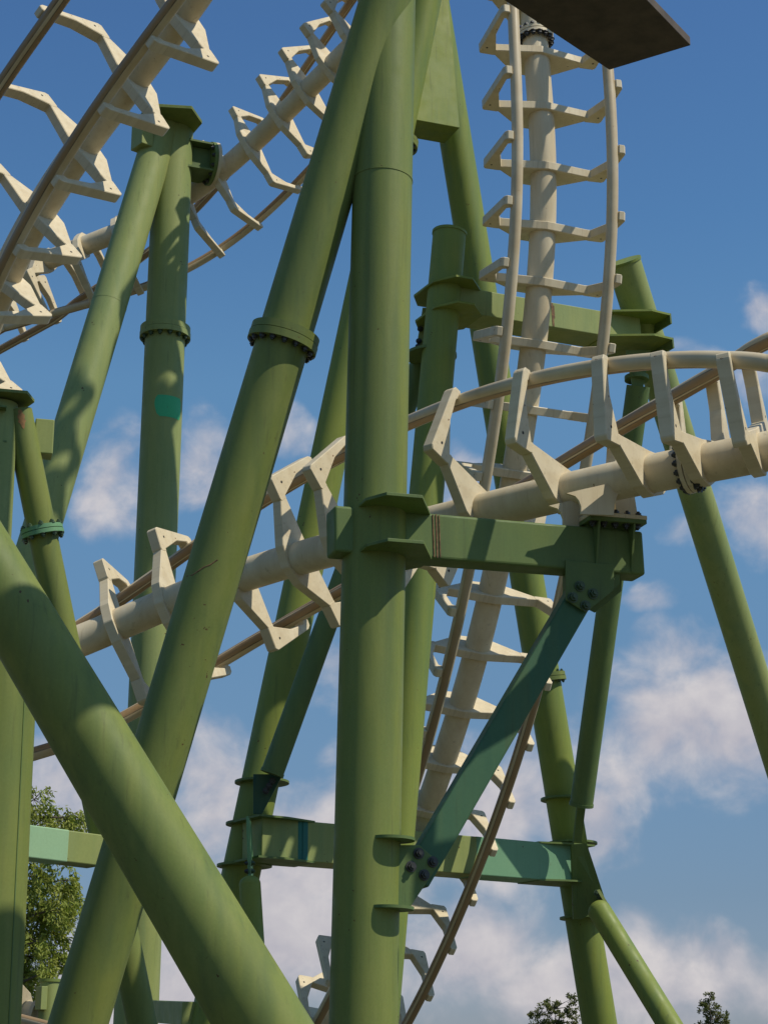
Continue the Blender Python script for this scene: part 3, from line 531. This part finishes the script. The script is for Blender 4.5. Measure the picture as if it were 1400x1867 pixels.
# ------------------------------------------------------------ F, R: frame that carries the upright track
def middle_frame():
    Y=26.75
    fA=PY(817.5,443,Y); fB=PY(692,1867,Y); fg=to_ground(fA,fB); fa=(fA-fg).normalized(); ft=PY(819,428,Y)
    rA=P(1137,480,31.1); rB=P(1355,1180,32.6); rg=to_ground(rA,rB); ra=(rA-rg).normalized()
    th=thing('support_tower',(fg+rg)/2,'frame of two short topped posts and a beam behind the upright white track','support',SG)
    on=lambda p,g,a:g+a*((p-g).dot(a))
    tube_obj('post',fg,ft,.262,GREEN_MID,th); tube_obj('post',rg,rA,.285,GREEN_PALE,th)
    for c,a_,r in ((ft,fa,.275),(rA,ra,.30)): m=MB(); m.disc(c+a_*.02,a_,r,.045); build('cap_plate',m,GREEN_MID,th)
    m=MB(); m.disc(fg+UP*.03,UP,.5,.06); m.disc(rg+UP*.03,UP,.5,.06); build('base_plate',m,GREEN_MID,th)
    a=P(815,541,29.05); b=P(1168,601,30.75); d=(b-a).normalized(); s=d.cross(UP).normalized(); s=s if s.dot(EYE-a)>0 else -s; w=s.cross(d); w=w if w.z>0 else -w
    m=MB(); m.box((a+b)/2-s*.28,(d,s,w),((b-a).length,.56,.43)); build('beam',m,GREEN_PALE,th,bevel=.012)
    for c,sg,L in ((a,1,.62),(b,-1,.75)):
        for hh in (.215,-.215):
            pts=[(-.25,.02),(-.02,.34),(.28,.34),(L,.0),(L,-.58),(.28,-.9),(-.02,-.9),(-.25,-.6)] if sg>0 else [(-.40,.30),(0,.34),(L,.02),(L,-.58),(.1,-.9),(-.40,-.9)]
            m=MB(); m.prism([c+d*sg*x+s*y+w*hh for x,y in pts],w*.035); build('collar_plate',m,GREEN_MID,th)
            if sg<0: m=MB(); m.prism([c+d*.40+s*.30+w*(hh+.02),c+d*.40-s*.9+w*(hh+.02),c+d*.40-s*.9+w*(hh-.16),c+d*.40+s*.30+w*(hh-.16)],d*.03); build('end_plate',m,GREEN_DEEP,th)
    x=a+d*((lambda nn:(EYE-a).dot(nn)/d.dot(nn))(ray(1007,570).cross(Vector((0,-math.sin(PITCH),math.cos(PITCH)))))); m=MB(); m.box(x,(d,s,w),(.035,.012,.40)); m.box(x+d*.03+w*.05,(d,s,w),(.02,.012,.22)); build('rust_streak',m,RUST,th)
    # ring plate low on the left post and the link plate above it
    c=on(P(800,641,29),fg,fa); m=MB(); m.disc(c-s*.25,UP,.40,.045); build('ring_plate',m,GREEN_DEEP,th)
    m=MB(); m.prism([P(771,562,29.6),P(790,562,29.6),P(786,640,29.5),P(759,640,29.5)],Vector((0.3,1,0)).normalized()*.05); lp=build('link_plate',m,GREEN_PALE,th)
    for py in (600,622,632): bolt(lp,P(766-(py-600)*.12,py,29.5),Vector((0,-1,0)),'dark',1.0)
    m=MB(); m.prism([P(1140,640,30.6),P(1185,640,30.8),P(1172,705,30.8),P(1152,705,30.7)],Vector((0,1,0))*.06); build('gusset_plate',m,GREEN_DEEP,th)
    m=MB(); m.disc(P(1160,690,30.8),UP,.2,.07); build('ring_plate',m,GREEN_DEEP,th)
    # long braces down to the rear frame
    for p,q,r in ((P(774,645,29.6),P(497,1408,28.0),.172),(P(1163,704,30.8),P(1059.5,1466,31.2),.193)):
        m=MB(); m.tube(p,q,r,seg=40); e=(q-p).normalized(); build('brace',m,GREEN_DEEP,th)
        m=MB(); m.tube(q-e*.02,q+e*.03,r*1.06,seg=40); build('end_plate',m,GREEN_DEEP,th)

# ------------------------------------------------------------ white track
def interp(pts,t):
    n=len(pts); 
    if t<0: return pts[0]+(pts[0]-pts[1])*(-t)
    if t>n-1: return pts[-1]+(pts[-1]-pts[-2])*(t-n+1)
    i=min(int(t),n-2); u=t-i; p1,p2=pts[i],pts[i+1]; p0=pts[i-1] if i>0 else p1*2-p2; p3=pts[i+2] if i+2<n else p2*2-p1
    return .5*((2*p1)+(p2-p0)*u+(2*p0-5*p1+4*p2-p3)*u*u+(3*p1-p0-3*p2+p3)*u**3)
GAUGE, REACH = .76, 1.0
def tie_data(deep,lift=0.0):
    m=MB()
    web=[(0,-deep),(.26,.015-deep),(.72,.0),(.72,.125),(0,.25)]; web=web+[(-x,y) for x,y in web[::-1] if x>0]
    up=lambda x,y:y+lift*min(1,max(0,(x-.0)/.7))*(1 if y<.6 else max(0,(1.0-y)/.4)); lat=lambda x,y:x+(.035 if lift and x>.9 and y<.3 else 0)   # the knee sits higher on the banked section
    Z=Vector((0,0,1)); q=lambda pts:[Vector((math.copysign(lat(abs(x),y),x),up(abs(x),y),0)) for x,y in pts]
    m.prism(q(web),Z*.132)
    bar=[(.70,.012),(.74,-.006),(.965,.0),(.995,.05),(.965,1.02),(.93,1.075),(.845,1.075),(.82,.99),(.825,.935),(.875,.90),(.868,.50),(.735,.122),(.70,.128)]
    m.prism(q(bar),Z*.140); m.prism(q([(-x,y) for x,y in bar[::-1]]),Z*.140)
    for sx in (1,-1):
        m.tube((sx*.90,.16+lift,-.072),(sx*.90,.16+lift,.072),.017,seg=10,mi=1)
    me=bpy.data.meshes.new('cross_tie'); me.from_pydata(m.v,[],m.f)
    for p,sm,mi in zip(me.polygons,m.sm,m.mi): p.use_smooth=sm; p.material_index=mi
    me.materials.append(CREAM); me.materials.append(HOLE)
    bm=bmesh.new(); bm.from_mesh(me); bmesh.ops.recalc_face_normals(bm,faces=bm.faces)
    ed=[e for e in bm.edges if len(e.link_faces)==2 and e.calc_face_angle(0)>R(25) and e.verts[0].co.xy.length>.2 and all(f.material_index==0 for f in e.link_faces)]
    bmesh.ops.bevel(bm,geom=ed,offset=.009,segments=1,affect='EDGES',profile=.6,clamp_overlap=True)
    bm.to_mesh(me); bm.free(); return me
TIE=tie_data(.245); TIE_DEEP=tie_data(.40); TIE_BANKED=tie_data(.245,.15)
def frame_at(pts,nrm,t):
    p=interp(pts,t); T=(interp(pts,t+.02)-interp(pts,t-.02)).normalized(); n=interp(nrm,min(max(t,0),len(nrm)-1)); n=(n-T*n.dot(T)).normalized(); return p,T,n,T.cross(n)
SPINES={}
def spine_lookup(key):
    pts,nrm,ties=TRACKS[key]; pts=[Vector(p) for p in pts]
    def f(px,py):
        best=None; d=ray(px,py).normalized()
        for i in range(-40,(len(pts)-1)*20+41):
            p=interp(pts,i/20); e=(p-EYE); k=(e-d*e.dot(d)).length
            if best is None or k<best[0]: best=(k,p,i/20)
        f.t=best[2]; return best[1]
    return f
for k_ in ('T1','T2','T3','T4'): SPINES[k_]=spine_lookup(k_)
def track(key,label,ext0,ext1,spine_r,more=(),rail_r=.088,rails=None):
    pts=[Vector(p) for p in TRACKS[key][0]]; nrm=[Vector(p) for p in TRACKS[key][1]]; ties=list(TRACKS[key][2])+list(more)
    n=len(pts); t0=-ext0; t1=n-1+ext1; K=int((t1-t0)*7); ts=[t0+(t1-t0)*i/K for i in range(K+1)]
    fr=[frame_at(pts,nrm,t) for t in ts]
    mid=frame_at(pts,nrm,(n-1)/2)[0]
    ties.sort(); a_=(ties[3]-ties[0])/3; z_=(ties[-1]-ties[-4])/3      # the ties go on past the picture at their own pitch
    while ties[0]-a_>t0+.3: ties.insert(0,ties[0]-a_)
    while ties[-1]+z_<t1-.3: ties.append(ties[-1]+z_)
    th=thing('coaster_track',mid,label,'coaster track','white coaster track sections')
    m=MB(); m.sweep([f[0] for f in fr],[f[2] for f in fr],spine_r,48); build('spine_tube',m,CREAM,th)
    for s in (1,-1):
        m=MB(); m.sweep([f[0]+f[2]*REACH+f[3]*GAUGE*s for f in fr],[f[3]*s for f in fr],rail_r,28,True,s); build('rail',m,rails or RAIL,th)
    for t in ties:
        p,T,nn,L=frame_at(pts,nrm,t); o=link('cross_tie',{'T4':TIE_DEEP,'T3':TIE_BANKED}.get(key,TIE),th)
        o.matrix_local=Matrix(((L.x,nn.x,-T.x,p.x-mid.x),(L.y,nn.y,-T.y,p.y-mid.y),(L.z,nn.z,-T.z,p.z-mid.z),(0,0,0,1))) if L.cross(nn).dot(T)<0 else Matrix(((L.x,nn.x,T.x,p.x-mid.x),(L.y,nn.y,T.y,p.y-mid.y),(L.z,nn.z,T.z,p.z-mid.z),(0,0,0,1)))
    return th,lambda t:frame_at(pts,nrm,t)
def tracks():
    out={}
    out['T1']=track('T1','nearest white track climbing out of the top left corner above the forked support',8,6,.205,rails=RAIL_BROWN)
    out['T2']=track('T2','white track curving up behind the tall forked support and the central column',8,8,.20,rails=RAIL_BROWN)
    out['T3']=track('T3','white track sweeping across the middle behind the central column onto the side beam',6,14,.205)
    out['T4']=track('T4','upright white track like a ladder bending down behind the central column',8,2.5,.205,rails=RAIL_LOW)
    # flange with dark bolts on the upright track
    th,fr=out['T4']; c=SPINES['T4'](978,68); p,T,n,L=fr(SPINES['T4'].t); flange(th,p,T,.30,.12,CREAM,16,'dark',True,1.15)
    th,fr=out['T3']; c=SPINES['T3'](1256,848); p,T,n,L=fr(SPINES['T3'].t); flange(th,p,T,.285,.10,CREAM,16,'dark',True,.95,inner=.25)
    # saddle on the side beam
    c=SPINES['T3'](1100,886); p,T,n,L=fr(SPINES['T3'].t); tp,u,nb,w=BEAM['tp'],BEAM['u'],BEAM['n'],BEAM['w']
    m=MB(); m.box(tp+w*.025,(u,nb,w),(.67,.57,.045)); pl=build('saddle_plate',m,CREAM,th,bevel=.005)
    for i in range(5): bolt(pl,tp+w*.047+u*(-.26+i*.13)+nb*.23,w,'dark',.9)
    def onp(px,py,off):
        r_=ray(px,py); o_=p+nb*(off+.012) if off>.1 else tp+nb*off; return EYE+r_*((o_-EYE).dot(nb)/r_.dot(nb))
    prof=[(1031,900),(1047,905),(1054,913),(1058,924),(1058,938),(1117,940),(1119,920),(1123,906),(1131,894),(1146,882),(1150,876),(1100,884),(1060,893)]
    front=[onp(a,b_,.215) for a,b_ in prof]
    m=MB(); m.prism(front,nb*.03); m.prism([q-nb*.44 for q in front],nb*.03); build('saddle_web',m,CREAM,th)
    m=MB(); q=[onp(a,b_,.0) for a,b_ in ((1118,900),(1150,893),(1156,912),(1160,938),(1122,940))]; m.prism(q,nb*.035)
    for x in (1070,1104): m.prism([onp(x,938,.2),onp(x,938,-.2),onp(x,905,-.2),onp(x,905,.2)],u*.03)
    build('saddle_rib',m,CREAM,th)
    return out
OUT=tracks()
e_,d_=rear_left_support()
left_edge_support(); rear_frame(); middle_frame()
# white ring and stub that meet the arm of the tall forked support
th=OUT['T2'][0]; m=MB(); m.disc(e_+d_*.075,d_,.44,.07); m.tube(e_+d_*.1,e_+d_*.4,.2,seg=32); build('mount_flange',m,CREAM,th,bevel=.008)

# ------------------------------------------------------------ deck plate at the upper right
def deck():
    z=10.9; a=PZ(1110,120,z); b=PZ(1258,75,z); c=PZ(930,0,z); d=PZ(1186,0,z)
    e1=(c-a).normalized(); e2=(d-b).normalized(); c=a+e1*3.4; d=b+e2*3.2
    th=thing('overhead_deck',(a+b+c+d)/4,'dark flat deck corner seen from below at the top right of the sky','platform')
    m=MB(); m.prism([a,b,d,c],UP*.09); build('deck_plate',m,PLATF,th,bevel=.006)
    q=PZ(1187,0,z); m=MB(); m.box(b.lerp(d,.48)+(a-b).normalized()*.12+UP*.4,(UP,e1,e2),(.75,.10,.12)); build('post_stub',m,GREYM,th,bevel=.006)
    # the bracket that carries it, above the frame
    m=MB(); k=(a+b+c+d)/4; m.box(k+e1*1.2+UP*.22,(e1,e1.cross(UP),UP),(2.6,.14,.3)); build('bearer',m,GREYM,th)
deck()

# ------------------------------------------------------------ far bits low on the left
def far_left():
    c=P(92,1788,38); g=Vector((c.x,c.y,0)); th=thing('support_post',g,'small distant post with a side block under the leafy tree','support',SG)
    tube_obj('post',g,c,.20,GREEN_PALE,th); m=MB(); m.disc(c,UP,.225,.06); build('cap_plate',m,GREEN_MID,th)
    m=MB(); bx=Vector((.8,.6,0)); m.box(P(76,1820,37.7),(bx,bx.cross(UP),UP),(.14,.26,.46)); build('end_block',m,GREEN_PALE,th,bevel=.01)
    a=P(-30,1822,38.6); b=P(70,1848,38); T=(b-a).normalized(); th=thing('coaster_track',(a+b)/2,'short piece of sunlit white track at the very bottom left beside the small post','coaster track','white coaster track sections')
    m=MB(); a2=a-T*3; m.tube(a2,b,.20,seg=40); m.disc(b,T,.30,.08); build('spine_tube',m,CREAM,th)
    n=Vector((.1,-.75,-.65)); n=(n-T*n.dot(T)).normalized(); L=T.cross(n)
    for s in (1,-1): m=MB(); pts=[a2+T*i+n*REACH+L*GAUGE*s for i in range(8)]; m.sweep(pts,[L]*8,.088); build('rail',m,RAIL,th)
    mid=(a+b)/2
    for k in (.35,1.35,2.35):
        p=b-T*k; o=link('cross_tie',TIE,th); o.matrix_local=Matrix(((L.x,n.x,T.x,p.x-mid.x),(L.y,n.y,T.y,p.y-mid.y),(L.z,n.z,T.z,p.z-mid.z),(0,0,0,1)))
far_left()

# ------------------------------------------------------------ trees
def leaf_mat(name,a,b,c):
    m,t,bs=newmat(name); v=coords(t,(1,1,1)); col=mixc(t,ramp(t,noise(t,v,1.2,4,.6),[(.35,0.0),(.65,1.0)]),a,b)
    uv=N(t,'ShaderNodeTexCoord'); sp=N(t,'ShaderNodeSeparateXYZ'); lk(t,uv.outputs['UV'],sp.inputs[0])
    col=mixc(t,math_n(t,'MULTIPLY',sp.outputs[0],.8),col,c); lk(t,col,bs.inputs['Base Color']); bs.inputs['Roughness'].default_value=.6; bs.inputs['Specular IOR Level'].default_value=.2
    tr=N(t,'ShaderNodeBsdfTranslucent'); lk(t,mixc(t,1.0,col,(1.0,1.15,.5),'MULTIPLY'),tr.inputs[0]); mx=N(t,'ShaderNodeMixShader'); mx.inputs[0].default_value=.28
    lk(t,bs.outputs[0],mx.inputs[1]); lk(t,tr.outputs[0],mx.inputs[2]); lk(t,mx.outputs[0],t.nodes['Material Output'].inputs[0]); return m
LEAF=leaf_mat('feathery olive leaves',(.15,.215,.036),(.235,.285,.05),(.33,.33,.07)); PINE=leaf_mat('dark conifer needles',(.090,.115,.034),(.125,.145,.042),(.18,.17,.055))
BARK=plain('grey brown bark',(.09,.07,.05),.9,.4,12)
def limb(m,p,q,r0,r1,bend,K=6):
    pts=[p.lerp(q,i/K)+bend*math.sin(math.pi*i/K) for i in range(K+1)]
    for i in range(K): m.tube(pts[i],pts[i+1],r0+(r1-r0)*i/K,r0+(r1-r0)*(i+1)/K,seg=9,caps=False)
    return pts
def tree(base,height,crown,clumps,leaf_len,leaf_w,per,mat,label,droop,trunk_r):
    rnd=random.Random(int(base.x*100)); th=thing('tree',base,label,'tree')
    tm=MB(); top=base+UP*height*.93; spine=limb(tm,base-UP*.1,top,trunk_r,trunk_r*.15,Vector((rnd.uniform(-.2,.2),0,0)),10)
    lm=MB()
    for (cx,cz,cy,rad) in clumps:
        c=base+Vector((cx,cy,cz)); s=min(spine,key=lambda q:(q-c).length+max(0,q.z-c.z)*1.5); limb(tm,s,c,trunk_r*.3,trunk_r*.05,Vector((0,0,.15*rad)),5)
        nb=max(4,int(per*rad/10))
        for b in range(nb):
            d=Vector((rnd.gauss(0,1),rnd.gauss(0,1),rnd.gauss(0,.8))).normalized(); e=c+d*rad*rnd.uniform(.45,1.05)
            if rnd.random()<.4: tm.tube(c,e,trunk_r*.05,trunk_r*.02,seg=5,caps=False)
            tint=rnd.random(); L=rad*rnd.uniform(.25,.5); tip=e+Vector((d.x,d.y,d.z*.3-droop))*L
            for k in range(9):
                p=e.lerp(tip,k/8)-UP*droop*.25*(k/8)**2
                for s_ in (1,-1):
                    for rep in range(2):
                        q=Vector((rnd.gauss(0,.55)+d.x*.5,rnd.gauss(0,.55)+d.y*.5,rnd.gauss(-droop,.45))).normalized(); side=q.cross(Vector((rnd.gauss(0,1),rnd.gauss(0,1),rnd.gauss(0,1)))).normalized()*leaf_w*rnd.uniform(.7,1.2)
                        l=leaf_len*rnd.uniform(.6,1.25); o=p+Vector((rnd.gauss(0,1),rnd.gauss(0,1),rnd.gauss(0,1)))*leaf_len*.35; tt=min(1,max(0,tint*.7+rnd.uniform(0,.35)))
                        lm.add([o,o+q*l*.5+side,o+q*l,o+q*l*.5-side],[(0,1,2,3)],False,[[(tt,0)]*4])
    build('trunk',tm,BARK,th); build('crown',lm,mat,th)
def trees():
    D=52.0; c=P(8,1640,D); base=Vector((c.x,c.y,0)); rnd=random.Random(3)
    px=D/FOC
    cl=[]
    for (x,y,r) in ((60,1455,34),(75,1490,36),(112,1488,32),(132,1480,20),(95,1530,30),(60,1540,42),(125,1538,22),(30,1480,60),(20,1560,70),(60,1600,45),(95,1618,42),(115,1605,30),(128,1640,26),(70,1650,30),
                    (105,1668,30),(120,1665,28),(60,1690,40),(90,1700,32),(20,1650,70),(10,1730,70),(60,1740,40),(82,1725,26),(100,1742,24),(60,1780,40),(95,1775,24),(105,1780,16),(55,1815,38),(20,1800,70),(70,1830,25),(-60,1560,90),(-60,1680,95),(-50,1470,60),(-60,1790,80)):
        p=P(x,y,D); rr=r*px; cl.append((p.x-base.x,p.z,rnd.uniform(-1,1)*1.2,rr))
    tree(base,P(8,1440,D).z,None,cl,.15,.028,380,LEAF,'feathery olive green tree behind the half mint beam',.75,.22)
    for (tx,ty,lab,cls) in ((1012,1820,'wider dark tree top beside the foot of the rear frame',((985,1845,16),(1000,1838,15),(1012,1830,13),(1005,1860,22),(1028,1850,14),(1040,1822,10),(1043,1838,12),(1035,1862,20),(980,1866,20),(1010,1885,34),(1000,1920,44),(1030,1930,44),(1010,1970,50))),
                          (1296,1814,'small dark tree top standing alone near the lower right corner',((1292,1818,9),(1286,1832,12),(1300,1836,12),(1310,1846,12),(1322,1852,9),(1298,1856,15),(1322,1864,12),(1290,1870,16),(1305,1885,26),(1300,1915,34),(1312,1950,40),(1295,1970,38)))):
        D=105.0; c=P(tx,1900,D); base=Vector((c.x,c.y,0)); px=D/FOC; cl=[]
        for (x,y,r) in cls: p=P(x,y,D); cl.append((p.x-base.x,p.z,rnd.uniform(-.6,.6),r*px))
        tree(base,P(tx,ty,D).z,None,cl,.16,.04,210,PINE,lab,.0,.12)
trees()
